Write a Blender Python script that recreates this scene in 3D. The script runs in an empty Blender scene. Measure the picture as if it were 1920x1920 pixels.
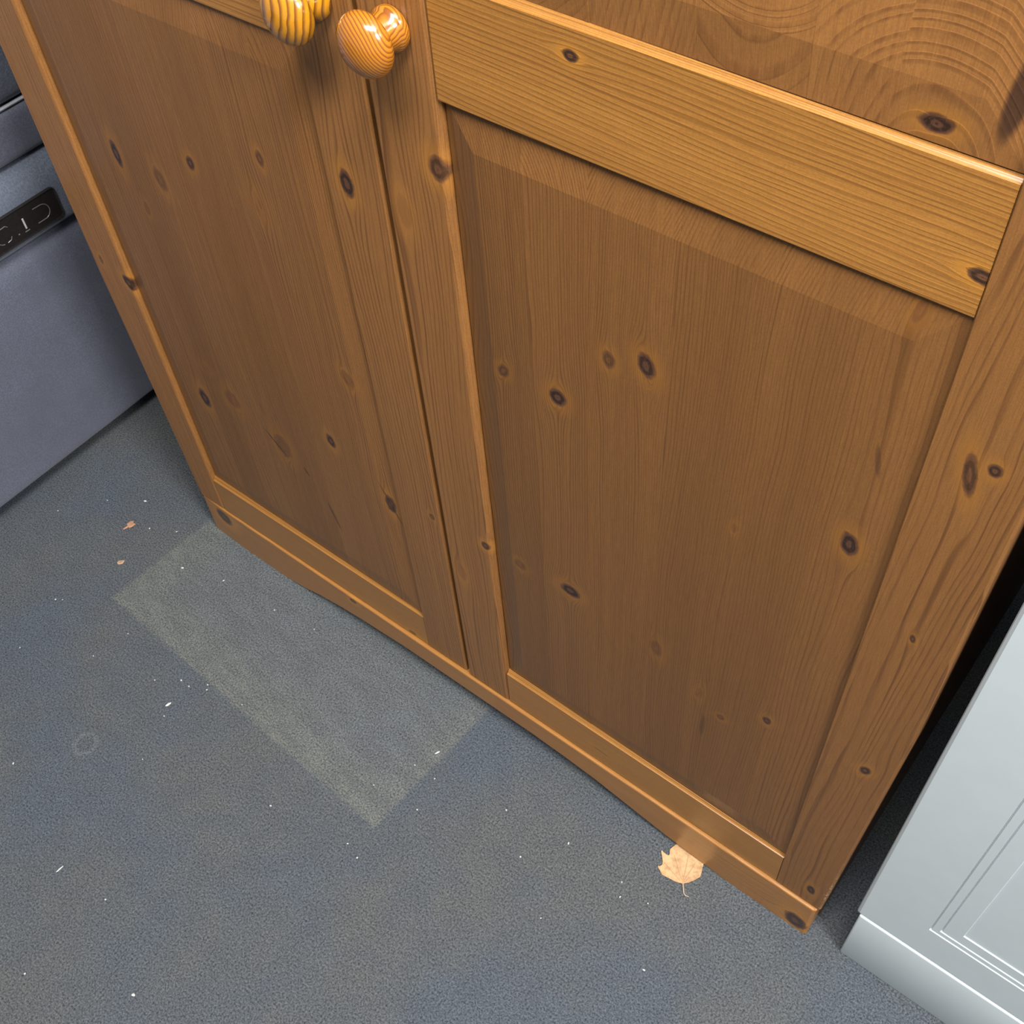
import bpy, bmesh, math, random
from mathutils import Vector, Matrix
random.seed(7)
C = bpy.context.scene.collection
sc = bpy.context.scene

# ---------------------------------------------------------------- camera
cam_d = bpy.data.cameras.new('camera')
cam = bpy.data.objects.new('camera', cam_d); C.objects.link(cam)
right = Vector((0.783728, 0.618502, -0.056793))
down = Vector((0.459953, -0.639400, -0.616125))
fwd = Vector((-0.417388, 0.456753, -0.785598))
m = Matrix((( right.x, -down.x, -fwd.x, 0.882716),
            ( right.y, -down.y, -fwd.y, -0.405195),
            ( right.z, -down.z, -fwd.z, 1.1),
            (0, 0, 0, 1)))
cam.matrix_world = m
cam_d.sensor_width = 36.0
cam_d.lens = 2116.38 / 1920 * 36
cam_d.clip_start = 0.02
sc.camera = cam

# ---------------------------------------------------------------- world and lights
w = bpy.data.worlds.new('room_light'); sc.world = w; w.use_nodes = True
bg = w.node_tree.nodes['Background']
bg.inputs[0].default_value = (0.86, 0.93, 1.0, 1); bg.inputs[1].default_value = 0.32

def area(name, loc, target, sx, sy, power, col):
    l = bpy.data.lights.new(name, 'AREA'); l.shape = 'RECTANGLE'; l.size = sx; l.size_y = sy
    l.energy = power; l.color = col
    o = bpy.data.objects.new(name, l); C.objects.link(o); o.location = loc
    o.rotation_euler = (Vector(target) - Vector(loc)).to_track_quat('-Z', 'Y').to_euler()
    return o
area('ceiling_panel_light', (2.2, -0.55, 2.1), (0.1, 0.0, 0.3), 0.5, 0.4, 60, (0.96, 0.98, 1.0))
area('ceiling_strip_light', (0.95, -0.48, 2.1), (0.6, -0.2, 0), 1.2, 0.40, 62, (1.0, 0.985, 0.96))
sc.view_settings.view_transform = 'Standard'
sc.view_settings.look = 'None'
sc.view_settings.gamma = 1
sc.view_settings.exposure = 0.0
sc.view_settings.use_curve_mapping = False

# ---------------------------------------------------------------- node helpers
class NT:
    def __init__(s, nt): s.nt = nt
    def n(s, t, **k):
        x = s.nt.nodes.new(t)
        for a, b in k.items(): setattr(x, a, b)
        return x
    def link(s, a, b): s.nt.links.new(a, b)
    def m(s, op, a, b=None, c=None, clamp=False):
        x = s.nt.nodes.new('ShaderNodeMath'); x.operation = op; x.use_clamp = clamp
        for i, v in enumerate((a, b, c)):
            if v is None: continue
            if isinstance(v, (int, float)): x.inputs[i].default_value = v
            else: s.nt.links.new(v, x.inputs[i])
        return x.outputs[0]
    def comb(s, a, b, c):
        x = s.nt.nodes.new('ShaderNodeCombineXYZ')
        for i, v in enumerate((a, b, c)):
            if isinstance(v, (int, float)): x.inputs[i].default_value = v
            else: s.nt.links.new(v, x.inputs[i])
        return x.outputs[0]
    def noise(s, vec, scale, detail=2, rough=0.5):
        x = s.nt.nodes.new('ShaderNodeTexNoise'); s.nt.links.new(vec, x.inputs['Vector'])
        x.inputs['Scale'].default_value = scale; x.inputs['Detail'].default_value = detail
        x.inputs['Roughness'].default_value = rough
        return x.outputs[0]
    def mix(s, f, a, b, mode='MIX'):
        x = s.nt.nodes.new('ShaderNodeMix'); x.data_type = 'RGBA'; x.blend_type = mode
        for sock, v in ((x.inputs[0], f), (x.inputs[6], a), (x.inputs[7], b)):
            if isinstance(v, (int, float)): sock.default_value = v
            elif isinstance(v, (tuple, list)): sock.default_value = (*v[:3], 1)
            else: s.nt.links.new(v, sock)
        return x.outputs[2]
    def mr(s, v, a, b, c=0.0, d=1.0, smooth=True):
        x = s.nt.nodes.new('ShaderNodeMapRange'); x.interpolation_type = 'SMOOTHSTEP' if smooth else 'LINEAR'
        s.nt.links.new(v, x.inputs[0])
        for i, q in enumerate((a, b, c, d)): x.inputs[i + 1].default_value = q
        return x.outputs[0]

def new_mat(name, rough=0.5, spec=0.5):
    mt = bpy.data.materials.new(name); mt.use_nodes = True
    nt = NT(mt.node_tree); b = mt.node_tree.nodes['Principled BSDF']
    b.inputs['Roughness'].default_value = rough
    b.inputs['Specular IOR Level'].default_value = spec
    return mt, nt, b

# knot group: local grain offset, core mask, halo, ring pattern
def knot_group():
    g = bpy.data.node_groups.new('pine_knot', 'ShaderNodeTree')
    for nme in ('u', 'g', 'cu', 'cg', 'a', 'b', 'tilt'):
        g.interface.new_socket(nme, in_out='INPUT', socket_type='NodeSocketFloat')
    for nme in ('disp', 'core', 'halo', 'ring'):
        g.interface.new_socket(nme, in_out='OUTPUT', socket_type='NodeSocketFloat')
    N = NT(g); i = g.nodes.new('NodeGroupInput').outputs; o = g.nodes.new('NodeGroupOutput').inputs
    wob = N.m('MULTIPLY', N.m('SUBTRACT', N.noise(N.comb(i[0], i[1], 0), 170, 2), 0.5), 0.45)
    dg = N.m('SUBTRACT', i[1], i[3])
    du0 = N.m('SUBTRACT', i[0], i[2])
    du0 = N.m('SUBTRACT', du0, N.m('MULTIPLY', dg, i[6]))
    du = N.m('DIVIDE', du0, i[4]); dgn = N.m('DIVIDE', dg, i[5])
    r2 = N.m('ADD', N.m('MULTIPLY', du, du), N.m('MULTIPLY', dgn, dgn))
    r = N.m('ADD', N.m('SQRT', r2), wob)
    dge = N.m('MULTIPLY', dgn, 0.55)
    r2e = N.m('ADD', N.m('MULTIPLY', du, du), N.m('MULTIPLY', dge, dge))
    N.link(N.m('DIVIDE', N.m('MULTIPLY', du0, -1.15), N.m('ADD', r2e, 0.35)), o[0])
    N.link(N.mr(r, 1.12, 0.8), o[1])
    N.link(N.mr(r, 2.6, 0.9), o[2])
    N.link(N.m('SINE', N.m('MULTIPLY', r, 9.0)), o[3])
    return g
KG = knot_group()

def wood(name, grain='z', light=(0.45, 0.2, 0.06), dark=(0.2, 0.075, 0.02), seed=0, knots=(), freq=240, u0=None,
         D=0.03, slope=0.02, contrast=0.8, rough=0.36, wear=False, cy=7.0, streaks=(), coat=0.0):
    """pine board; grain runs along z or x in the thing's own space. knots: (x, z, half width, half height, strength)"""
    mt, N, b = new_mat(name, rough, 0.32)
    tc = N.n('ShaderNodeTexCoord'); sp = N.n('ShaderNodeSeparateXYZ'); N.link(tc.outputs['Object'], sp.inputs[0])
    X, Y, Z = sp.outputs
    u, g = (X, Z) if grain == 'z' else (Z, X)
    rs = random.Random(seed * 31 + 5)
    if u0 is None: u0 = rs.uniform(-0.1, 0.1)
    S = seed * 3.17
    lowv = N.comb(N.m('ADD', N.m('MULTIPLY', u, 9), S), N.m('MULTIPLY', Y, 9), N.m('ADD', N.m('MULTIPLY', g, 2.2), S))
    warp = N.m('MULTIPLY', N.m('SUBTRACT', N.noise(lowv, 1.0, 3, 0.55), 0.5), 0.022)
    psi = N.m('ADD', u, warp)
    core = halo = ring = None
    for kx, kz, ka, kb, ks in knots:
        cu, cg, a, bb = (kx, kz, ka, kb) if grain == 'z' else (kz, kx, kb, ka)
        k = N.n('ShaderNodeGroup'); k.node_tree = KG
        N.link(u, k.inputs[0]); N.link(g, k.inputs[1])
        k.inputs[2].default_value = cu; k.inputs[3].default_value = cg
        k.inputs[4].default_value = a; k.inputs[5].default_value = bb; k.inputs[6].default_value = rs.uniform(-.2, .2)
        psi = N.m('ADD', psi, N.m('MULTIPLY', k.outputs[0], 0.55 + 0.45 * ks))
        c_ = N.m('MULTIPLY', k.outputs[1], ks)
        h_ = N.m('MULTIPLY', k.outputs[2], min(1.0, ks * 0.6 + 0.4))
        r_ = N.m('MULTIPLY', k.outputs[3], k.outputs[1])
        core = c_ if core is None else N.m('MAXIMUM', core, c_)
        halo = h_ if halo is None else N.m('MAXIMUM', halo, h_)
        ring = r_ if ring is None else N.m('ADD', ring, r_)
    a1 = N.m('SUBTRACT', psi, u0)
    lowg = N.comb(N.m('ADD', N.m('MULTIPLY', g, 1.7), S), S, 0)
    dd = N.m('ADD', N.m('MULTIPLY', g, slope), N.m('ADD', N.m('MULTIPLY', Y, cy), N.m('MULTIPLY', N.noise(lowg, 1.0, 1), 0.05)))
    dd = N.m('ADD', dd, D)
    R = N.m('SQRT', N.m('ADD', N.m('MULTIPLY', a1, a1), N.m('MULTIPLY', dd, dd)))
    jit = N.m('MULTIPLY', N.noise(N.comb(N.m('MULTIPLY', R, 55), S, N.m('MULTIPLY', g, 1.5)), 1.0, 3), 5.0)
    ph = N.m('FRACT', N.m('ADD', N.m('MULTIPLY', R, freq), jit))
    late = N.m('MULTIPLY', N.mr(ph, 0.45, 0.88), N.mr(ph, 1.0, 0.92))
    fib = N.noise(N.comb(N.m('MULTIPLY', u, 1500), N.m('MULTIPLY', Y, 600), N.m('MULTIPLY', g, 60)), 1.0, 2, 0.6)
    fib2 = N.noise(N.comb(N.m('ADD', N.m('MULTIPLY', psi, 160), S), 0, N.m('MULTIPLY', g, 2.5)), 1.0, 3, 0.6)
    mod = N.m('MULTIPLY', late, N.m('MULTIPLY', N.mr(fib2, 0.35, 0.68, 0.12, 1.1), contrast))
    col = N.mix(mod, light, dark)
    broad = N.noise(N.comb(N.m('ADD', N.m('MULTIPLY', psi, 26), S), 1.3, N.m('MULTIPLY', g, 1.1)), 1.0, 3, 0.55)
    col = N.mix(N.mr(broad, 0.3, 0.72, 0.0, 0.42), col, tuple(0.55 * l + 0.25 * d for l, d in zip(light, dark)))
    col = N.mix(N.m('MULTIPLY', N.mr(fib, 0.3, 0.7), 0.30), col, dark)
    spk = N.noise(tc.outputs['Object'], 900, 2, 0.7)
    col = N.mix(N.mr(spk, 0.35, 0.7, 0.0, 0.22), col, tuple(d * .8 for d in dark))
    if core is not None:
        col = N.mix(N.m('MULTIPLY', halo, 0.48), col, (light[0] * 1.22, light[1] * 1.15, light[2] * 0.65))
        kd = N.mix(N.mr(ring, -0.6, 0.9), (0.014, 0.007, 0.007), (0.085, 0.036, 0.020))
        kn = N.noise(tc.outputs['Object'], 600, 3, 0.7)
        kd = N.mix(N.mr(kn, 0.5, 0.7, 0, 0.45), kd, (0.09, 0.045, 0.03))
        kl = N.mix(0.4, (0.11, 0.034, 0.016), kd)
        col = N.mix(N.m('MULTIPLY', core, 0.93), col, N.mix(N.mr(core, 0.4, 0.8), kl, kd))
    for (sx, sz, sw, sl, dx, st) in streaks:     # pitch streaks and checks: centre, half width, half length, slant
        q = N.m('SUBTRACT', X, N.m('ADD', sx, N.m('MULTIPLY', N.m('SUBTRACT', Z, sz), dx)))
        e1 = N.m('DIVIDE', q, sw); e2 = N.m('DIVIDE', N.m('SUBTRACT', Z, sz), sl)
        rr = N.m('ADD', N.m('MULTIPLY', e1, e1), N.m('MULTIPLY', e2, e2))
        col = N.mix(N.mr(rr, 1.1, 0.3, 0, st), col, (0.03, 0.014, 0.010))
    if wear:
        wn = N.noise(tc.outputs['Object'], 330, 3, 0.75)
        e = N.m('MULTIPLY', N.mr(X, 0.834, 0.845), N.mr(Z, 0.30, 0.02))
        
        col = N.mix(N.m('MULTIPLY', N.mr(N.m('ADD', wn, N.m('MULTIPLY', e, 0.35)), 0.70, 0.80), N.mr(e, 0, 0.3)), col, (0.42, 0.27, 0.14))
    N.link(col, b.inputs['Base Color'])
    bp = N.n('ShaderNodeBump'); bp.inputs['Strength'].default_value = 0.25; bp.inputs['Distance'].default_value = 0.0006
    hgt = N.m('ADD', N.m('MULTIPLY', late, 0.6), N.m('MULTIPLY', fib, 0.6))
    if core is not None: hgt = N.m('SUBTRACT', hgt, N.m('MULTIPLY', core, 0.8))
    N.link(hgt, bp.inputs['Height']); N.link(bp.outputs[0], b.inputs['Normal'])
    b.inputs['Coat Weight'].default_value = 0.4 if grain == 'x' else 0.12; b.inputs['Coat Roughness'].default_value = 0.22
    return mt

def plain(name, col, rough=0.5, spec=0.5, var=0.06, scale=300, bump=0.0, bdist=0.0004):
    mt, N, b = new_mat(name, rough, spec)
    tc = N.n('ShaderNodeTexCoord')
    nz = N.noise(tc.outputs['Object'], scale, 3, 0.6)
    N.link(N.mix(N.mr(nz, 0.3, 0.7), tuple(c * (1 - var) for c in col), tuple(min(1, c * (1 + var)) for c in col)), b.inputs['Base Color'])
    if bump:
        bp = N.n('ShaderNodeBump'); bp.inputs['Strength'].default_value = bump; bp.inputs['Distance'].default_value = bdist
        N.link(nz, bp.inputs['Height']); N.link(bp.outputs[0], b.inputs['Normal'])
    return mt

# ---------------------------------------------------------------- mesh helpers
def link_mesh(name, bm, mat, parent=None, smooth=False, seg=None):
    bmesh.ops.recalc_face_normals(bm, faces=bm.faces)
    me = bpy.data.meshes.new(name)
    if smooth:
        for f in bm.faces: f.smooth = True
    bm.to_mesh(me); bm.free(); me.materials.append(mat)
    if smooth: 
        try: me.set_sharp_from_angle(angle=math.radians(38))
        except Exception: pass
    o = bpy.data.objects.new(name, me); C.objects.link(o)
    if parent is not None:
        o.parent = parent
        wl = Vector((0, 0, 0)); p = parent
        while p is not None: wl += p.location; p = p.parent
        o.location = -wl                       # mesh data stay in the room's own coordinates
    return o
def empty(name, loc, parent=None):
    o = bpy.data.objects.new(name, None); C.objects.link(o); o.empty_display_size = 0.05
    o.location = loc
    if parent is not None: o.parent = parent; o.location = Vector(loc) - parent.location
    return o
def tag(o, label=None, cat=None, group=None, kind=None):
    for k, v in (('label', label), ('category', cat), ('group', group), ('kind', kind)):
        if v: o[k] = v
    return o
def prism(pts, axis, a, b, a_pts=None):
    """close a cross-section polygon. axis 'x': pts are (y,z); 'z': pts are (x,y); 'y': pts are (x,z)"""
    f = {'x': lambda p, t: (t, p[0], p[1]), 'z': lambda p, t: (p[0], p[1], t), 'y': lambda p, t: (p[0], t, p[1])}[axis]
    bm = bmesh.new()
    v0 = [bm.verts.new(f(p, a)) for p in pts]; v1 = [bm.verts.new(f(p, b)) for p in pts]
    n = len(pts)
    bm.faces.new(v0); bm.faces.new(v1[::-1])
    for i in range(n): bm.faces.new((v0[i], v0[(i + 1) % n], v1[(i + 1) % n], v1[i]))
    return bm
def box(bm, x0, x1, y0, y1, z0, z1, bev=0.0, seg=2):
    r = bmesh.ops.create_cube(bm, size=1.0)
    for v in r['verts']:
        v.co = Vector(((x0 + x1) / 2 + v.co.x * (x1 - x0), (y0 + y1) / 2 + v.co.y * (y1 - y0), (z0 + z1) / 2 + v.co.z * (z1 - z0)))
    if bev:
        es = list({e for v in r['verts'] for e in v.link_edges})
        bmesh.ops.bevel(bm, geom=es, offset=bev, segments=seg, affect='EDGES', profile=0.5)
    return bm
def tube(bm, pts, r, n=8):
    rings = []
    for i, p in enumerate(pts):
        p = Vector(p); d = (Vector(pts[min(i + 1, len(pts) - 1)]) - Vector(pts[max(i - 1, 0)])).normalized()
        a = d.orthogonal().normalized(); bb = d.cross(a)
        if rings:
            a = (pa - d * pa.dot(d)).normalized(); bb = d.cross(a)
        pa = a
        rr = r[i] if isinstance(r, (list, tuple)) else r
        rings.append([bm.verts.new(p + (a * math.cos(t) + bb * math.sin(t)) * rr) for t in [2 * math.pi * k / n for k in range(n)]])
    for q, s in zip(rings, rings[1:]):
        for k in range(n): bm.faces.new((q[k], q[(k + 1) % n], s[(k + 1) % n], s[k]))
    bm.faces.new(rings[0]); bm.faces.new(rings[-1][::-1])
    return bm

# ================================================================ SETTING
# carpet floor
mt_carpet, N, b = new_mat('grey_felt_carpet', 0.95, 0.12)
tc = N.n('ShaderNodeTexCoord'); sp = N.n('ShaderNodeSeparateXYZ'); N.link(tc.outputs['Object'], sp.inputs[0]); X, Y, Z = sp.outputs
big = N.noise(tc.outputs['Object'], 5.0, 3, 0.6)
mid_ = N.noise(tc.outputs['Object'], 38, 3, 0.6)
fine = N.noise(tc.outputs['Object'], 520, 3, 0.75)
fine2 = N.noise(tc.outputs['Object'], 1300, 2, 0.7)
base = N.mix(N.mr(big, 0.36, 0.64), (0.076, 0.087, 0.102), (0.088, 0.092, 0.091))
base = N.mix(N.mr(mid_, 0.3, 0.7, 0, 0.35), base, (0.062, 0.068, 0.078))
ca, sa = math.cos(math.radians(3.05)), math.sin(math.radians(3.05))
dx = N.m('SUBTRACT', X, -0.012); dy = N.m('SUBTRACT', Y, -0.149)
pu = N.m('SUBTRACT', N.m('MULTIPLY', dx, ca), N.m('MULTIPLY', dy, sa))
pv = N.m('ADD', N.m('MULTIPLY', dx, sa), N.m('MULTIPLY', dy, ca))
wob = N.m('MULTIPLY', N.m('SUBTRACT', N.noise(tc.outputs['Object'], 90, 3, 0.7), 0.5), 0.012)
el = N.m('ADD', pu, wob); er = N.m('SUBTRACT', 0.4515, pu); eb = N.m('ADD', pv, wob)
et = N.m('SUBTRACT', 0.26, pv)
dmin = N.m('MINIMUM', N.m('MINIMUM', el, er), N.m('MINIMUM', eb, et))
inside = N.mr(dmin, -0.003, 0.004)
rim = N.m('MULTIPLY', inside, N.mr(N.m('MINIMUM', el, N.m('MINIMUM', eb, N.m('ADD', er, 0.02))), 0.075, 0.0))
streak = N.noise(N.comb(N.m('MULTIPLY', pu, 22), N.m('MULTIPLY', pv, 60), 0), 1.0, 4, 0.65)
stain = N.mix(rim, (0.106, 0.114, 0.117), (0.132, 0.136, 0.121))
stain = N.mix(N.mr(streak, 0.35, 0.65, 0, 0.6), stain, (0.082, 0.086, 0.088))
base = N.mix(N.m('MULTIPLY', inside, 0.82), base, stain)
# faint pale ring left by a round foot
def ringmark(cx, cy, r):
    d = N.m('SQRT', N.m('ADD', N.m('POWER', N.m('SUBTRACT', X, cx), 2), N.m('POWER', N.m('SUBTRACT', Y, cy), 2)))
    return N.mr(N.m('ABSOLUTE', N.m('SUBTRACT', d, r)), 0.004, 0.0, 0, 0.22)
base = N.mix(ringmark(0.118, -0.292, 0.012), base, (0.2, 0.21, 0.21))
base = N.mix(ringmark(0.50, -0.405, 0.014), base, (0.2, 0.21, 0.21))
k1 = N.mr(fine, 0.30, 0.72, 0.22, 1.9, False)
k2 = N.mr(fine2, 0.25, 0.75, 0.72, 1.3, False)
sc_ = N.n('ShaderNodeVectorMath', operation='SCALE'); N.link(base, sc_.inputs[0]); N.link(N.m('MULTIPLY', k1, k2), sc_.inputs['Scale'])
N.link(sc_.outputs[0], b.inputs['Base Color'])
bp = N.n('ShaderNodeBump'); bp.inputs['Strength'].default_value = 0.7; bp.inputs['Distance'].default_value = 0.0016
N.link(N.m('ADD', fine, N.m('MULTIPLY', fine2, 0.4)), bp.inputs['Height']); N.link(bp.outputs[0], b.inputs['Normal'])
bm = bmesh.new(); box(bm, -2.5, 3.0, -2.6, 0.70, -0.02, 0.0)
tag(link_mesh('floor', bm, mt_carpet), kind='structure')
mt_wall = plain('wall_paint', (0.42, 0.42, 0.41), 0.8, 0.3, 0.03, 60)
bm = bmesh.new(); box(bm, -2.5, 3.0, 0.70, 0.78, -0.02, 2.6)
tag(link_mesh('wall_back', bm, mt_wall), kind='structure')

# ================================================================ PINE WARDROBE
PL = (0.240, 0.103, 0.028); PD = (0.115, 0.043, 0.013)      # panels and stiles
RL = (0.41, 0.178, 0.036); RD = (0.20, 0.076, 0.014)       # rails: sheen of the sideways grain put into a paler base colour
ward = empty('pine_wardrobe', (0.425, 0.27, 0.0))
tag(ward, 'knotty orange-brown pine wardrobe with two panelled doors and round wooden knobs', 'wardrobe')
TOP = 1.78
mt_case = wood('pine_case', 'z', PL, PD, 90, (), u0=0.3)
bm = bmesh.new(); box(bm, 0.016, 0.034, 0.022, 0.52, 0.0, TOP); link_mesh('side_board', bm, mt_case, ward)
bm = bmesh.new(); box(bm, 0.822, 0.840, 0.022, 0.52, 0.0, TOP); link_mesh('side_board', bm, mt_case, ward)
bm = bmesh.new(); box(bm, 0.034, 0.822, 0.50, 0.508, 0.05, TOP); link_mesh('back_board', bm, mt_case, ward)
bm = bmesh.new(); box(bm, 0.034, 0.822, 0.022, 0.50, 0.046, 0.060); link_mesh('base_board', bm, mt_case, ward)
bm = bmesh.new(); box(bm, -0.012, 0.862, -0.02, 0.53, TOP, TOP + 0.022, 0.006); link_mesh('top_board', bm, mt_case, ward, True)

# plinth with a shallow arch cut in its lower edge
arch = [(0.014, 0), (0.06, 0), (0.14, 0), (0.172, .006), (0.2, .014), (0.234, .021), (0.27, .026), (0.34, .0315), (0.43, .032), (0.514, .0325), (0.556, .030),
        (0.596, .026), (0.637, .0175), (0.662, .0125), (0.681, .009), (0.71, .005), (0.735, .002), (0.75, 0), (0.80, 0), (0.8355, 0), (0.8385, 0)]
prof = [(-0.0026, None), (-0.0026, 0.0632), (-0.0020, 0.0642), (-0.0008, 0.0648), (0.018, 0.0648), (0.018, None)]
bm = bmesh.new(); rows = []
for x, z0 in arch:
    x2 = x
    rows.append([bm.verts.new((x2, y + (0.0016 if x in (0.014, 0.8385) and y < 0 else 0), z0 + 0.0004 if z is None else z)) for y, z in prof])
for a, c in zip(rows, rows[1:]):
    for k in range(len(prof)): bm.faces.new((a[k], a[(k + 1) % 6], c[(k + 1) % 6], c[k]))
bm.faces.new(rows[0]); bm.faces.new(rows[-1][::-1])
mt_pl = wood('pine_plinth', 'x', (0.40, 0.175, 0.042), (0.22, 0.088, 0.021), 3,
             [(0.046, 0.047, 0.014, 0.0125, .95), (0.263, 0.058, 0.006, 0.004, .8), (0.825, 0.018, 0.012, 0.0145, 1)], u0=0.2, D=0.02, slope=.01, freq=260, contrast=.55)
link_mesh('plinth', bm, mt_pl, ward)

def mould(xi, s):
    """inner edge moulding as seen in plan; s=+1 when the opening is on the +x side"""
    return [(xi - s * 0.0042, 0.0), (xi - s * 0.0030, 0.0004), (xi - s * 0.0020, 0.0011), (xi - s * 0.0013, 0.0021), (xi - s * 0.0010, 0.0029),
            (xi - s * 0.0006, 0.0030), (xi - s * 0.0002, 0.0036), (xi, 0.0045), (xi, 0.0125)]
def outer(xo, s):
    """small rounded outer edge; s=+1 when the board lies on the +x side of xo"""
    return [(xo, 0.020), (xo, 0.0018), (xo + s * 0.0006, 0.0006), (xo + s * 0.002, 0.0)]
def stile(parent, x0, x1, z0, z1, inner, mat, taper=0.0, notch=0.0):
    pts = (outer(x0, 1) + mould(x1, 1) + [(x1, 0.020)]) if inner > 0 else ([(x0, 0.020)] + [(x0, 0.0125), (x0, 0.0008), (x0 + 0.0007, 0.0)] + outer(x1, -1)[::-1])
    bm = bmesh.new(); rows = []
    zs = [z0, z0 + 0.0015, z0 + 0.17, z0 + 0.34, z1]
    for i, z in enumerate(zs):
        k = max(0.0, 1 - (z - z0) / 0.34); r = []
        for x, y in pts:
            xx = x
            if taper:
                if inner > 0 and x < x0 + 0.01: xx = x + taper * k
                if inner < 0 and x > x1 - 0.01: xx = x - taper * k
            if i == 0 and y < 0.004: y = y + 0.0012
            r.append(bm.verts.new((xx, y, z)))
        rows.append(r)
    n = len(pts)
    for a, c in zip(rows, rows[1:]):
        for k in range(n): bm.faces.new((a[k], a[(k + 1) % n], c[(k + 1) % n], c[k]))
    bm.faces.new(rows[0]); bm.faces.new(rows[-1][::-1])
    return link_mesh('stile', bm, mat, parent)
RM = [(0.0043, 0.0), (0.0039, 0.0009), (0.0027, 0.0021), (0.0015, 0.0027), (0.0012, 0.0033), (0.0004, 0.0037), (0.0, 0.0047)]
def rail(parent, x0, x1, z0, z1, mat, up=True, dn=True, name='rail'):
    p = []
    if up: p += [(0.020, z1), (0.0125, z1)] + [(y, z1 - q) for q, y in RM[::-1]]
    else: p += [(0.020, z1), (0.0015, z1), (0.0, z1 - 0.0015)]
    if dn: p += [(0.0, z0 + 0.0009), (0.0007, z0), (0.020, z0)]
    else: p += [(0.0, z0 + 0.0012), (0.0012, z0), (0.020, z0)]
    p = [(y + 0.0004 if y < 0.019 else y, z) for y, z in p]
    return link_mesh(name, prism(p, 'x', x0 + 0.0002, x1 - 0.0002), mat, parent)
def panel(parent, x0, x1, z0, z1, cuts, mats, bw=0.0225, bt=0.0255, yf=0.0003, yb=0.0050):
    """raised panel with mitred bevels, glued up from staves: each stave an object"""
    e = 0.0
    for i, (a, c) in enumerate(zip(cuts, cuts[1:])):
        bm = bmesh.new()
        o = [(x0, z0), (x1, z0), (x1, z1), (x0, z1)]
        q = [(x0 + bw, z0 + bt), (x1 - bw, z0 + bt), (x1 - bw, z1 - bt), (x0 + bw, z1 - bt)]
        gr = 0.0013
        oi = [(x0 + gr, z0), (x1, z0), (x1, z1), (x0 + gr, z1)]
        oi[1] = (x1, oi[1][1]); oi[2] = (x1, oi[2][1]); ybs = (yb, yb * 0.55, yb * 0.55, yb)
        G = [bm.verts.new((x, 0.0095, z)) for x, z in o]
        V = [bm.verts.new((x, d_, z)) for (x, z), d_ in zip(oi, ybs)] + [bm.verts.new((x, yf, z)) for x, z in q] + [bm.verts.new((x, 0.016, z)) for x, z in o]
        bm.faces.new(V[4:8]); bm.faces.new(V[8:12][::-1])
        for k in range(4):
            bm.faces.new((V[k], V[(k + 1) % 4], V[4 + (k + 1) % 4], V[4 + k]))
            bm.faces.new((V[8 + k], V[8 + (k + 1) % 4], G[(k + 1) % 4], G[k]))
            bm.faces.new((G[k], G[(k + 1) % 4], V[(k + 1) % 4], V[k]))
        for px, nx in ((a, -1), (c, 1)):
            if x0 < px < x1:
                g = bm.verts[:] + bm.edges[:] + bm.faces[:]
                bmesh.ops.bisect_plane(bm, geom=g, plane_co=(px, 0, 0), plane_no=(nx, 0, 0), clear_outer=True)
                bmesh.ops.holes_fill(bm, edges=[ed for ed in bm.edges if len(ed.link_faces) == 1])
        dy = random.Random(i * 7 + int(x0 * 100)).uniform(-0.00012, 0.00012)
        for v in bm.verts: v.co.y += dy
        link_mesh('panel_board', bm, mats[i], parent)

def knob(parent, cx, cz, mat, y=0.0):
    """turned mushroom knob standing out from the stile"""
    pr = [(0.0, 0.0), (0.0122, 0.0), (0.0128, -0.0010), (0.0128, -0.0042), (0.0122, -0.0050), (0.0112, -0.0062), (0.0098, -0.0110), (0.0094, -0.0148),
          (0.0104, -0.0160), (0.0150, -0.0168), (0.0174, -0.0184), (0.0183, -0.0210), (0.0180, -0.0240), (0.0163, -0.0272), (0.0132, -0.0298),
          (0.0092, -0.0316), (0.0048, -0.0326), (0.0, -0.0329)]
    n = 56; bm = bmesh.new(); rings = []
    for r, yy in pr:
        if r == 0: rings.append([bm.verts.new((0, yy, 0))])
        else: rings.append([bm.verts.new((r * math.cos(t), yy, r * math.sin(t))) for t in [2 * math.pi * k / n for k in range(n)]])
    for p, q in zip(rings, rings[1:]):
        for k in range(n):
            k2 = (k + 1) % n
            if len(p) == 1: bm.faces.new((p[0], q[k2], q[k]))
            elif len(q) == 1: bm.faces.new((p[k], p[k2], q[0]))
            else: bm.faces.new((p[k], p[k2], q[k2], q[k]))
    o = link_mesh('knob', bm, mat, parent, True)
    o.location = Vector((cx, y, cz)) + o.location
    return o

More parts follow.
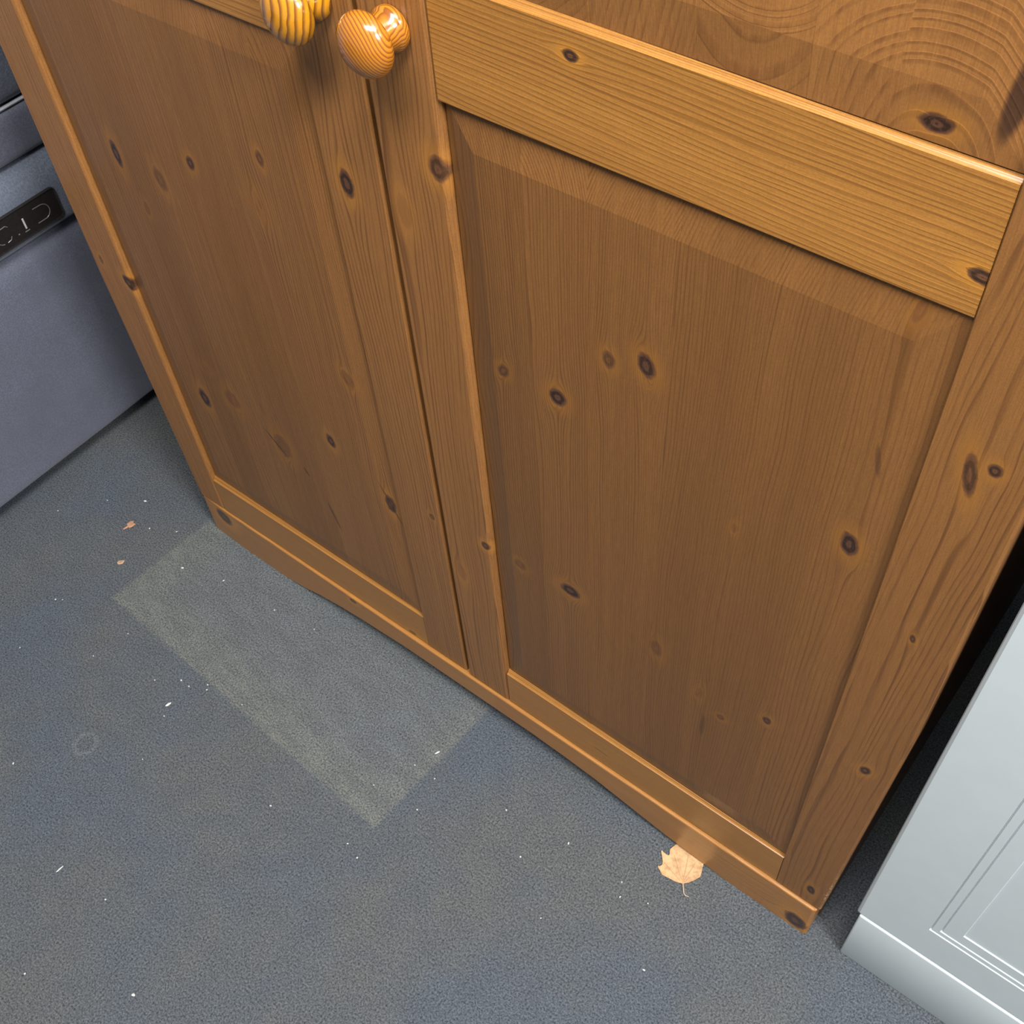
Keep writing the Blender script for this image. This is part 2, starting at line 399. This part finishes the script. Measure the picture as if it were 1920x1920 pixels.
def knobwood(name, dirv, freq, light, dark, seed, pith, curve):
    mt, N, b = new_mat(name, 0.22, 0.5)
    tc = N.n('ShaderNodeTexCoord'); d = Vector(dirv).normalized(); pr = Vector(pith)
    mp = N.n('ShaderNodeVectorMath', operation='SUBTRACT'); N.link(tc.outputs['Object'], mp.inputs[0]); mp.inputs[1].default_value = pr
    # distance from a slanted pith line gives nested, curved growth rings
    cr = N.n('ShaderNodeVectorMath', operation='CROSS_PRODUCT'); N.link(mp.outputs[0], cr.inputs[0]); cr.inputs[1].default_value = d
    ln = N.n('ShaderNodeVectorMath', operation='LENGTH'); N.link(cr.outputs[0], ln.inputs[0])
    ph = N.m('ADD', N.m('MULTIPLY', ln.outputs['Value'], freq), N.m('MULTIPLY', N.noise(tc.outputs['Object'], 60, 2), 0.9))
    ph = N.m('FRACT', ph)
    late = N.m('MULTIPLY', N.mr(ph, 0.3, 0.85), N.mr(ph, 1.0, 0.9))
    fib = N.noise(tc.outputs['Object'], 1500, 2)
    col = N.mix(N.m('MULTIPLY', late, 0.85), light, dark)
    col = N.mix(N.mr(fib, 0.4, 0.7, 0, 0.15), col, dark)
    N.link(col, b.inputs['Base Color'])
    b.inputs['Coat Weight'].default_value = 1.0; b.inputs['Coat Roughness'].default_value = 0.06
    return mt

# --- material sets (knots: x, z, half width, half height, strength) ---
LX = [0.055, 0.118, 0.158, 0.204, 0.271, 0.325, 0.374]
LK = [(0.117, 0.579, 0.0050, 0.0135, 1), (0.169, 0.575, 0.0068, 0.0115, .6), (0.219, 0.609, 0.0048, 0.0066, .9), (0.133, 0.532, 0.0036, 0.0075, .45),
      (0.306, 0.646, 0.0042, 0.0068, .7), (0.107, 0.289, 0.0078, 0.0135, 1), (0.158, 0.318, 0.0105, 0.0125, .42), (0.219, 0.288, 0.0115, 0.0165, .5),
      (0.299, 0.347, 0.0056, 0.0088, .95), (0.344, 0.452, 0.0068, 0.0090, .45), (0.362, 0.300, 0.0062, 0.0125, .9), (0.130, 0.345, 0.007, 0.006, .12), (0.29, 0.60, 0.008, 0.0125, .1)]
LST = [(0.209, 0.287, 0.0016, 0.016, -0.9, .9), (0.271, 0.215, 0.0022, 0.024, -0.25, .55), (0.246, 0.268, 0.0014, 0.006, -0.5, .8), (0.362, 0.300, 0.0016, 0.030, -0.35, .6)]
RX = [0.485, 0.541, 0.586, 0.645, 0.7, 0.752, 0.796]
RK = [(0.516, 0.560, 0.0050, 0.0066, .7), (0.562, 0.562, 0.0072, 0.0080, 1), (0.602, 0.618, 0.0050, 0.0074, .7), (0.629, 0.628, 0.0066, 0.0100, .95),
      (0.516, 0.334, 0.0066, 0.0060, .5), (0.568, 0.341, 0.0100, 0.0075, 1), (0.651, 0.333, 0.0055, 0.0110, .5), (0.700, 0.526, 0.0026, 0.005, .25),
      (0.772, 0.566, 0.0058, 0.0098, 1), (0.714, 0.290, 0.0038, 0.0040, .6), (0.751, 0.326, 0.0040, 0.0052, .85), (0.693, 0.306, 0.0037, 0.0095, .25),
      (0.772, 0.743, 0.0030, 0.0075, .4)]
RST = [(0.774, 0.641, 0.0020, 0.014, -0.2, .4), (0.700, 0.26, 0.003, 0.02, 0, .35)]
def shade(c, k): return (c[0] * k, c[1] * k, c[2] * k)
def board_mats(tagname, xs, knots, sts, seed, tones, params):
    out = []
    for i, (a, c) in enumerate(zip(xs, xs[1:])):
        ks = [k for k in knots if a - k[2] * 0.6 <= k[0] <= c + k[2] * 0.6]
        st = [s for s in sts if a - 0.01 <= s[0] <= c + 0.01]
        u0, D, slope, fr, con = params[i]
        out.append(wood('%s_board_%d' % (tagname, i), 'z', shade(PL, tones[i]), shade(PD, tones[i]), seed + i, ks, freq=fr, u0=u0, D=D, slope=slope, contrast=con, streaks=st))
    return out
mL = board_mats('lower_pine', LX, LK, LST, 10, [1.02, 0.95, 1.05, 0.98, 1.1, 1.1],
                [(-.15, .02, .02, 260, .6), (.35, .03, .02, 300, .65), (-.1, .03, .02, 260, .6), (.55, .02, .02, 400, .75), (.1, .02, .03, 430, .85), (.20, .02, .03, 360, .95)])
mR = board_mats('right_pine', RX, RK, RST, 20, [0.90, 1.0, 0.95, 0.90, 0.93, 0.95],
                [(.30, .02, .02, 520, .8), (.40, .02, .02, 440, .8), (.85, .02, .015, 600, .8), (.9, .02, .02, 480, .7), (1.0, .02, .03, 420, .65), (1.05, .02, .03, 340, .7)])
mLu = board_mats('upper_left_pine', LX, [(0.2, 1.1, .008, .011, 1), (0.3, 1.35, .006, .009, .9)], [], 40, [1, .95, 1.02, .97, 1, 1.04], [(.2, .02, .03, 250, .7)] * 6)
RXU = [0.485, 0.541, 0.586, 0.645, 0.7, 0.738, 0.796]
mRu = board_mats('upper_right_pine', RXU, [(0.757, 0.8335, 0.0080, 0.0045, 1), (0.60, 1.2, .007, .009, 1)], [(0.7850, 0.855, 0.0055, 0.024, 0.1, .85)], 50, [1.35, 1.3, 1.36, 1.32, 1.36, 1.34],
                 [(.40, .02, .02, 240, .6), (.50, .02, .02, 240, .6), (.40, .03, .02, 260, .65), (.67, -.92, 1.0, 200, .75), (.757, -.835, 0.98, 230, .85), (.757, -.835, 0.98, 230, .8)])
m_ls = wood('outer_left_stile', 'z', shade(PL, 1.4), PD, 31, [(0.049, 0.412, 0.0066, 0.0092, 1), (0.015, 0.424, 0.0030, 0.006, .6)], u0=.12, freq=330, contrast=.6)
m_lr = wood('inner_left_stile', 'z', shade(PL, 1.28), PD, 32, [(0.393, 0.660, 0.0066, 0.0112, 1), (0.416, 0.323, 0.0034, 0.0044, .7)], u0=.30, freq=330, contrast=.85)
m_rl = wood('inner_right_stile', 'z', shade(PL, 1.38), PD, 33, [(0.4785, 0.705, 0.0075, 0.0095, .9), (0.444, 0.660, 0.0062, 0.0135, .22), (0.4785, 0.331, 0.0048, 0.0056, .9), (0.444, 0.264, 0.0056, 0.0130, .28)], u0=.56, freq=300, contrast=1.0)
m_rs = wood('outer_right_stile', 'z', shade(PL, 1.12), PD, 34, [(0.819, 0.661, 0.0040, 0.0150, .85), (0.829, 0.671, 0.0040, 0.0050, .95), (0.824, 0.513, 0.0020, 0.0042, .85), (0.829, 0.340, 0.0042, 0.0060, .95), (0.827, 0.096, 0.0042, 0.0085, 1)],
            u0=.98, D=.02, slope=.06, freq=210, contrast=.85, wear=True)
m_mr = wood('middle_rail_pine', 'x', RL, RD, 35, [(0.577, 0.807, 0.0050, 0.0036, 1), (0.7935, 0.774, 0.0070, 0.0042, 1)], u0=.62, D=.02, slope=.05, freq=330, contrast=.8)
m_mrl = wood('middle_rail_pine_left', 'x', shade(RL, .9), RD, 36, [], u0=.62, D=.02, slope=-.08, freq=300, contrast=.85)
m_br = wood('lower_rail_pine', 'x', shade(RL, .90), RD, 37, [(0.351, 0.0705, 0.006, 0.0030, .8)], u0=.25, D=.01, slope=.02, freq=420, contrast=.7)
m_br2 = wood('lower_rail_pine_right', 'x', shade(RL, .90), RD, 38, [(0.60, 0.09, 0.010, 0.0025, .35)], u0=.25, D=.02, slope=.02, freq=380, contrast=.6)
m_k1 = knobwood('yellow_knob_pine', (0.1, 0.15, 1.0), 260, (0.50, 0.205, 0.008), (0.11, 0.030, 0.004), 1, (0.035, 0.01, 0), 0)
m_k2 = knobwood('orange_knob_pine', (0.80, -0.30, -0.52), 520, (0.46, 0.165, 0.013), (0.16, 0.040, 0.005), 2, (0.004, -0.012, 0.022), 0)

Z0 = 0.066
def door(px, x0, xi0, xi1, x1, lmats, umats, ms0, ms1, mbr, mmr, taper0, taper1, kx, mk, rot, yoff, lab):
    d = empty('door', (px, 0.0, 0.0), ward)
    d['label'] = lab
    stile(d, x0, xi0, Z0, 1.772, 1, ms0, taper0)
    stile(d, xi1, x1, Z0, 1.772, -1, ms1, taper1)
    rail(d, xi0, xi1, Z0, 0.1255, mbr, True, False)
    rail(d, xi0, xi1, 0.7515, 0.8255, mmr, True, True)
    rail(d, xi0, xi1, 1.70, 1.772, mmr, False, True)
    panel(d, xi0, xi1, 0.1250, 0.7520, [xi0] + list(lmats[0][1:-1]) + [xi1], lmats[1])
    panel(d, xi0, xi1, 0.8250, 1.7005, [xi0] + list(umats[0][1:-1]) + [xi1], umats[1], yf=0.0008, yb=0.0044)
    knob(d, kx, 0.7875, mk, -0.0005)
    d.location = d.location + Vector((0, yoff, 0)); d.rotation_euler = (0, 0, rot)
    return d
door(0.0, 0.0, 0.054, 0.374, 0.4260, (LX, mL), (LX, mLu), m_ls, m_lr, m_br, m_mrl, 0.011, 0.0, 0.3990, m_k1, 0.0070, -0.0018, 'left pine door with a yellow knob')
door(0.85, 0.4312, 0.485, 0.796, 0.850, (RX, mR), (RXU, mRu), m_rl, m_rs, m_br2, m_mr, 0.0, 0.009, 0.459, m_k2, 0.0, 0.0, 'right pine door with an orange knob, worn at its lower outer edge')

# ================================================================ PALE GREY CABINET
mt_wh = plain('pale_grey_lacquer', (0.55, 0.595, 0.60), 0.42, 0.45, 0.012, 40)
wc = empty('pale_grey_cabinet', (1.32, 0.25, 0.0))
tag(wc, 'pale grey painted cabinet with a grooved shaker door, right of the pine wardrobe', 'cabinet')
XL, XR, WT = 0.8675, 1.767, 0.82
bm = bmesh.new(); box(bm, XL + 0.006, XR - 0.006, 0.026, 0.50, 0.10, WT); link_mesh('body', bm, mt_wh, wc)
bm = bmesh.new(); box(bm, XL + 0.0035, XR, 0.0035, 0.022, 0.0, 0.1005, 0.0016, 3); link_mesh('plinth', bm, mt_wh, wc, True)
bm = bmesh.new(); box(bm, XL + 0.008, XR - 0.008, 0.03, 0.50, 0.0, 0.10); link_mesh('base', bm, mt_wh, wc)
bm = bmesh.new(); box(bm, XL - 0.004, XR + 0.004, -0.012, 0.51, WT, WT + 0.022, 0.004, 3); link_mesh('worktop', bm, mt_wh, wc, True)
def nested_front(x0, x1, z0, z1, yf, rings, thick=0.018):
    """door slab whose front steps through nested rectangles: (inset, depth)"""
    bm = bmesh.new(); R = []
    for ins, dep in rings:
        R.append([bm.verts.new((x, yf + dep, z)) for x, z in ((x0 + ins, z0 + ins), (x1 - ins, z0 + ins), (x1 - ins, z1 - ins), (x0 + ins, z1 - ins))])
    bk = [bm.verts.new((x, yf + thick, z)) for x, z in ((x0, z0), (x1, z0), (x1, z1), (x0, z1))]
    for p, q in zip([bk] + R, R):
        for k in range(4): bm.faces.new((p[k], p[(k + 1) % 4], q[(k + 1) % 4], q[k]))
    bm.faces.new(R[-1]); bm.faces.new(bk[::-1])
    return bm
rings = [(0, .0030), (.0007, .0012), (.0028, .0), (.0540, 0), (.0544, .0018), (.0552, .0018), (.0555, .0006), (.0612, .0006), (.0615, .0022), (.0623, .0022), (.0626, .0012),
         (.0764, .0012), (.0770, .0022), (.0790, .0022)]
for a, c in ((XL, (XL + XR) / 2 - 0.0015), ((XL + XR) / 2 + 0.0015, XR)):
    link_mesh('door', nested_front(a, c, 0.1015, WT - 0.004, 0.0045, rings), mt_wh, wc)

# ================================================================ SLATE GREY SOFA
def leather(name, col, scale, bump, rough):
    mt, N, b = new_mat(name, rough, 0.4)
    tc = N.n('ShaderNodeTexCoord')
    n1 = N.noise(tc.outputs['Object'], scale, 3, 0.7); n2 = N.noise(tc.outputs['Object'], 14, 3, 0.6)
    c = N.mix(N.mr(n1, 0.35, 0.7), shade(col, 0.78), shade(col, 1.25))
    c = N.mix(N.mr(n2, 0.35, 0.7, 0, 0.45), c, shade(col, 0.7))
    N.link(c, b.inputs['Base Color'])
    bp = N.n('ShaderNodeBump'); bp.inputs['Strength'].default_value = bump; bp.inputs['Distance'].default_value = 0.0008
    N.link(n1, bp.inputs['Height']); N.link(bp.outputs[0], b.inputs['Normal'])
    b.inputs['Sheen Weight'].default_value = 0.25
    return mt
mt_sofa = leather('slate_suede', (0.098, 0.104, 0.138), 620, 0.35, 0.62)
mt_sofa2 = leather('slate_grained_fabric', (0.10, 0.115, 0.15), 420, 0.9, 0.6)
mt_pipe = plain('grey_piping', (0.42, 0.43, 0.46), 0.5)
mt_black = plain('black_gloss_plastic', (0.016, 0.014, 0.013), 0.24, 0.5, 0.1)
mt_sym = plain('pale_symbol_print', (0.12, 0.115, 0.11), 0.3, 0.6)
mt_lite = plain('pale_bar', (0.4, 0.4, 0.41), 0.3)
mt_foot = plain('black_foot_plastic', (0.02, 0.02, 0.02), 0.5)
sofa = empty('slate_grey_sofa', (-0.70, 0.05, 0.0))
tag(sofa, 'slate blue-grey upholstered sofa arm with black control strip, left of the pine wardrobe', 'sofa')
YA, YB = -0.47, 0.52
def sweep(name, pts, mat, y0=YA, y1=YB, rnd=0.012, parent=sofa):
    """closed cross-section (x,z) run along y with rounded ends"""
    cx = sum(p[0] for p in pts) / len(pts); cz = sum(p[1] for p in pts) / len(pts)
    bm = bmesh.new(); rows = []
    ys = [(y0, 1.0), (y0 + rnd * .3, .5), (y0 + rnd, 0), (y1 - rnd, 0), (y1 - rnd * .3, .5), (y1, 1.0)]
    for y, k in ys:
        rows.append([bm.verts.new((x - (x - cx) * min(1, k * rnd / max(0.02, abs(x - cx))) * .6, y, z - (z - cz) * min(1, k * rnd / max(0.02, abs(z - cz))) * .6)) for x, z in pts])
    n = len(pts)
    for a, c in zip(rows, rows[1:]):
        for k in range(n): bm.faces.new((a[k], a[(k + 1) % n], c[(k + 1) % n], c[k]))
    bm.faces.new(rows[0]); bm.faces.new(rows[-1][::-1])
    return link_mesh(name, bm, mat, parent, True)
def smooth_prof(pts, n=3):
    out = []
    for i in range(len(pts) - 1):
        p0 = pts[max(i - 1, 0)]; p1 = pts[i]; p2 = pts[i + 1]; p3 = pts[min(i + 2, len(pts) - 1)]
        for k in range(n):
            t = k / n
            out.append(tuple(0.5 * (2 * p1[j] + (p2[j] - p0[j]) * t + (2 * p0[j] - 5 * p1[j] + 4 * p2[j] - p3[j]) * t * t + (3 * p1[j] - p0[j] - 3 * p2[j] + p3[j]) * t ** 3) for j in (0, 1)))
    out.append(pts[-1]); return out
A_ = smooth_prof([(-.236, .024), (-.217, .026), (-.2125, .034), (-.2135, .06), (-.2125, .14), (-.2125, .22), (-.214, .28), (-.219, .303), (-.230, .3135), (-.245, .315)])
sweep('side_panel', A_ + [(-.42, .315), (-.42, .024)], mt_sofa)
B_ = smooth_prof([(-.245, .3165), (-.224, .3175), (-.2105, .3215), (-.2065, .330), (-.2065, .352), (-.2075, .370), (-.2125, .384), (-.222, .395), (-.236, .400), (-.25, .4005)])
sweep('arm_roll', B_ + [(-.42, .4005), (-.42, .3165)], mt_sofa2)
C_ = smooth_prof([(-.25, .4015), (-.230, .403), (-.222, .409), (-.2200, .42), (-.2200, .445), (-.2225, .456), (-.232, .461), (-.25, .4615)])
sweep('arm_band', C_ + [(-.42, .4615), (-.42, .4015)], mt_sofa)
D_ = smooth_prof([(-.25, .4625), (-.232, .4635), (-.2195, .470), (-.214, .484), (-.2135, .52), (-.2165, .56), (-.228, .588), (-.252, .604), (-.30, .610), (-.36, .607), (-.405, .592), (-.42, .57)])
sweep('arm_pad', D_ + [(-.42, .4625)], mt_sofa2)
bm = bmesh.new(); tube(bm, [(-.2235, YA + .01, .4620), (-.2235, YB - .01, .4620)], 0.0021, 8); link_mesh('piping', bm, mt_pipe, sofa, True)
# control strip set in the roll
bm = bmesh.new()
def rrect(y0, y1, z0, z1, r, n=5):
    o = []
    for cy, cz, a0 in ((y1 - r, z1 - r, 0), (y0 + r, z1 - r, 90), (y0 + r, z0 + r, 180), (y1 - r, z0 + r, 270)):
        for k in range(n + 1):
            a = math.radians(a0 + 90 * k / n); o.append((cy + r * math.cos(a), cz + r * math.sin(a)))
    return o
o1 = rrect(-0.115, 0.083, 0.3300, 0.3690, 0.006)
r1 = [bm.verts.new((-0.2110, y, z)) for y, z in o1]; r2 = [bm.verts.new((-0.2046, y, z)) for y, z in o1]
o2 = rrect(-0.1142, 0.0822, 0.3308, 0.3682, 0.0052)
r3 = [bm.verts.new((-0.2038, y, z)) for y, z in o2]
o3 = rrect(-0.1125, 0.0805, 0.3325, 0.3665, 0.0040)
r4 = [bm.verts.new((-0.2045, y, z)) for y, z in o3]
for p, q in ((r1, r2), (r2, r3), (r3, r4)):
    for k in range(len(p)): bm.faces.new((p[k], p[(k + 1) % len(p)], q[(k + 1) % len(p)], q[k]))
bm.faces.new(r4); bm.faces.new(r1[::-1])
strip = link_mesh('control_strip', bm, mt_black, sofa)
XS = -0.2045
def outline(name, pts, r, mat, closed=False):
    bm = bmesh.new(); p = [(XS, y, z) for y, z in pts]
    if closed: p.append(p[0])
    tube(bm, p, r, 6)
    o = link_mesh(name, bm, mat, None, True); o.parent = strip
    return o
def arc(cy, cz, ry, rz, a0, a1, n=10): return [(cy + ry * math.cos(math.radians(a0 + (a1 - a0) * k / n)), cz + rz * math.sin(math.radians(a0 + (a1 - a0) * k / n))) for k in range(n + 1)]
# button shaped like a D lying with its round side away, a lit bar between, and a second rounded button
outline('button_rim', [(0.0490, 0.3580)] + arc(0.0590, 0.3485, 0.0090, 0.0092, 80, -80) + [(0.0490, 0.3395)], 0.00055, mt_sym)
outline('button_rim', [(0.0040, 0.3400)] + [(0.0030, 0.3400)] + arc(0.0040, 0.3490, -0.0072, 0.0090, -85, 85) + [(0.0125, 0.3585), (0.0150, 0.3560)], 0.00055, mt_sym)
outline('button_rim', [(0.0150, 0.3440), (0.0130, 0.3405), (0.0080, 0.3395)], 0.0005, mt_sym)
bm = bmesh.new(); box(bm, XS - .0002, XS + .0008, 0.0330, 0.0352, 0.3420, 0.3555, 0.0004, 1); o = link_mesh('light_bar', bm, mt_lite, None); o.parent = strip
bm = bmesh.new(); box(bm, XS - .0002, XS + .0006, 0.0310, 0.0372, 0.3385, 0.3398, 0.0003, 1); box(bm, XS - .0002, XS + .0006, 0.0225, 0.0245, 0.3400, 0.3415, 0.0003, 1)
o = link_mesh('symbol', bm, mt_sym, None); o.parent = strip
bm = bmesh.new(); box(bm, -1.02, -0.425, -0.45, 0.28, 0.14, 0.46, 0.04, 4); link_mesh('seat_cushion', bm, mt_sofa2, sofa, True)
bm = bmesh.new(); box(bm, -1.02, -0.425, 0.285, 0.52, 0.14, 0.95, 0.05, 4); link_mesh('backrest', bm, mt_sofa2, sofa, True)
for fx in (-0.28, -0.97):
    for fy in (-0.40, 0.45):
        bm = bmesh.new(); box(bm, fx - .025, fx + .025, fy - .025, fy + .025, 0.0, 0.145 if fx < -.5 else 0.028, 0.003, 1); link_mesh('foot', bm, mt_foot, sofa)

# ================================================================ LEAF AND LITTER
def leafmat(name, col):
    mt, N, b = new_mat(name, 0.6, 0.3)
    tc = N.n('ShaderNodeTexCoord')
    n1 = N.noise(tc.outputs['Object'], 160, 4, 0.65); n2 = N.noise(tc.outputs['Object'], 700, 2)
    c = N.mix(N.mr(n1, 0.35, 0.68), col, shade(col, 0.62))
    c = N.mix(N.mr(n2, 0.5, 0.75, 0, .4), c, shade(col, 0.6))
    N.link(c, b.inputs['Base Color'])
    bp = N.n('ShaderNodeBump'); bp.inputs['Strength'].default_value = 0.5; bp.inputs['Distance'].default_value = 0.0006
    N.link(n1, bp.inputs['Height']); N.link(bp.outputs[0], b.inputs['Normal'])
    return mt
mt_leaf = leafmat('dry_leaf', (0.58, 0.345, 0.17)); mt_stem = plain('dry_stem', (0.38, 0.27, 0.2), 0.7)
LEAF = [(0.6934, -0.0017), (0.6926, -0.0044), (0.693, -0.0069), (0.6913, -0.0086), (0.692, -0.0109), (0.6937, -0.0132), (0.694, -0.0153), (0.6913, -0.016), (0.6881, -0.0157), (0.6854, -0.0149), (0.6855, -0.0162), (0.6874, -0.0185), (0.6898, -0.0208), (0.6923, -0.0236), (0.6939, -0.0269), (0.6929, -0.0299), (0.6909, -0.0305), (0.6923, -0.0322), (0.6949, -0.033), (0.6984, -0.0331), (0.6992, -0.0356), (0.7035, -0.0351), (0.7088, -0.0342), (0.7141, -0.0333), (0.7206, -0.0311), (0.7244, -0.0268), (0.7278, -0.0211), (0.7303, -0.0152), (0.7291, -0.0107), (0.7277, -0.0073), (0.726, -0.0026), (0.7252, 0.0013), (0.7148, 0.0045), (0.7025, 0.004), (0.6966, 0.0033)]
STEM = [(0.7207, -0.031), (0.7263, -0.0383), (0.7287, -0.0391), (0.732, -0.0379)]
def leaf_blade(pts, z0, curl, thick=0.0004):
    bm = bmesh.new(); top = [bm.verts.new((x, y, 0)) for x, y in pts]
    f = bm.faces.new(top); bmesh.ops.triangulate(bm, faces=[f])
    bmesh.ops.subdivide_edges(bm, edges=bm.edges[:], cuts=2, use_grid_fill=True)
    cx = sum(p[0] for p in pts) / len(pts); cy = sum(p[1] for p in pts) / len(pts)
    for v in bm.verts:
        dx, dy = v.co.x - cx, v.co.y - cy
        v.co.z = z0 + curl * (dx * dx + dy * dy) * 1000 * .001 + 0.0004 * math.sin(dx * 420) * math.sin(dy * 380 + 1)
        if v.co.y > -0.006: v.co.z = min(v.co.z, 0.0016)
    bmesh.ops.solidify(bm, geom=bm.faces[:], thickness=thick)
    return bm
leaf = link_mesh('dry_leaf', leaf_blade(LEAF, 0.0013, 1.6), mt_leaf, None, True)
tag(leaf, 'tan dry leaf with toothed edge, tucked under the wardrobe plinth', 'leaf')
bm = bmesh.new(); tube(bm, [(x, y, z) for (x, y), z in zip(STEM, (0.0016, 0.0022, 0.0014, 0.001))], [.0008, .0007, .0006, .0004], 8)
link_mesh('stem', bm, mt_stem, leaf, True)
mt_vein = plain('leaf_vein', (0.50, 0.30, 0.16), 0.6)
bx, by = STEM[0]
for tx, ty in ((0.7085, -0.0010), (0.6925, -0.0235), (0.6965, -0.0105), (0.7262, -0.0160), (0.7190, -0.0040)):
    bm = bmesh.new(); k0 = 0.0 if tx == 0.7085 else 0.12
    tube(bm, [(bx + (tx - bx) * k, by + (ty - by) * k, 0.0021 + (0.0004 if k > .7 else 0)) for k in (k0, .35, .6, .8, .93)], [.00045, .0004, .0003, .0002, .0001], 6)
    link_mesh('vein', bm, mt_vein, leaf, True)
# two torn leaf scraps near the sofa
mt_scrap = leafmat('orange_leaf_scrap', (0.48, 0.25, 0.15))
def scrap(cx, cy, pts, mat, s=1.0):
    return link_mesh('leaf_scrap', leaf_blade([(cx + x * s, cy + y * s) for x, y in pts], 0.0014, 1.0), mat, None, False)
o = scrap(-0.0790, -0.0640, [(-.0045, .004), (-.001, .0062), (.001, .0045), (.0048, .005), (.0050, .0005), (.0035, -.0035), (.001, -.004), (-.0005, -.0100), (-.0022, -.0098), (-.0018, -.003), (-.005, -.0015)], mt_scrap)
tag(o, 'orange leaf scrap with a short stalk on the carpet near the sofa', 'leaf scrap')
o = scrap(-0.0430, -0.1090, [(-.0040, .0002), (-.001, .0030), (.0022, .0045), (.0035, .002), (.0040, -.0005), (.0005, -.0040), (-.0030, -.0035)], leafmat('pale_leaf_scrap', (0.54, 0.35, 0.22)))
tag(o, 'small pale tan leaf scrap beside the left corner of the dusty patch', 'leaf scrap')

mt_crumb = plain('white_crumb', (0.56, 0.56, 0.53), 0.7, 0.3, 0.15, 900)
def crumb(x, y, rx, ry, ang, seed):
    bm = bmesh.new(); bmesh.ops.create_icosphere(bm, subdivisions=1, radius=1.0); r = random.Random(seed)
    for v in bm.verts:
        k = r.uniform(0.75, 1.15); v.co = Vector((v.co.x * rx * k, v.co.y * ry * k, v.co.z * min(rx, ry) * 0.6 * k))
    mn = min(v.co.z for v in bm.verts)
    for v in bm.verts: v.co.z -= mn
    o = link_mesh('crumb', bm, mt_crumb); o.location = (x, y, 0.0003); o.rotation_euler = (0, 0, ang); return o
special = [(0.156, -0.205, .0042, .0017, 1.35, 'largest white flake on the carpet, below the dusty patch left edge'),
           (0.210, -0.398, .0052, .0009, 1.5, 'thin straight white splinter on open carpet at lower left'),
           (0.436, -0.069, .0036, .0011, 1.2, 'thin white splinter at the right edge of the dusty patch'),
           (0.367, -0.431, .0022, .0018, .3, 'white chip on the carpet nearest the bottom left foreground'),
           (0.026, -0.069, .0020, .0015, .6, 'round white chip inside the far left end of the dusty patch'),
           (-0.094, -0.027, .0021, .0013, .5, 'white chip just beyond the orange leaf scrap near the sofa'),
           (0.607, -0.065, .0018, .0009, 1.9, 'oblong white grain midway between dusty patch and dry leaf')]
for i, (x, y, a, c, ang, lab) in enumerate(special): tag(crumb(x, y, a, c, ang, i), lab, 'crumb')
tiny = [(-0.175, -0.104), (-0.136, -0.055), (-0.055, -0.053), (-0.023, -0.036), (-0.065, -0.192), (-0.058, -0.187), (0.081, -0.052), (0.045, -0.171), (-0.044, -0.26),
        (0.036, -0.215), (0.119, -0.193), (0.157, -0.175), (0.144, -0.175), (0.173, -0.161), (0.177, -0.166), (0.163, -0.217), (0.223, -0.155), (0.184, -0.266), (0.073, -0.355),
        (0.273, -0.389), (0.267, -0.483), (0.426, -0.094), (0.406, -0.137), (0.453, -0.093), (0.335, -0.219), (0.461, -0.13), (0.428, -0.2), (0.446, -0.205), (0.577, -0.105),
        (0.630, -0.141), (0.672, -0.065), (0.679, -0.078), (0.219, -0.036), (0.162, -0.045), (0.736, -0.121), (0.704, -0.067), (0.535, -0.075)]
for i, (x, y) in enumerate(tiny):
    r = random.Random(i + 50); s = r.uniform(0.0007, 0.0013)
    tag(crumb(x, y, s * r.uniform(1, 1.5), s * .8, r.uniform(0, 3), i + 90), 'tiny pale speck of grit scattered on the grey carpet', 'crumb', 'tiny pale specks on the carpet')
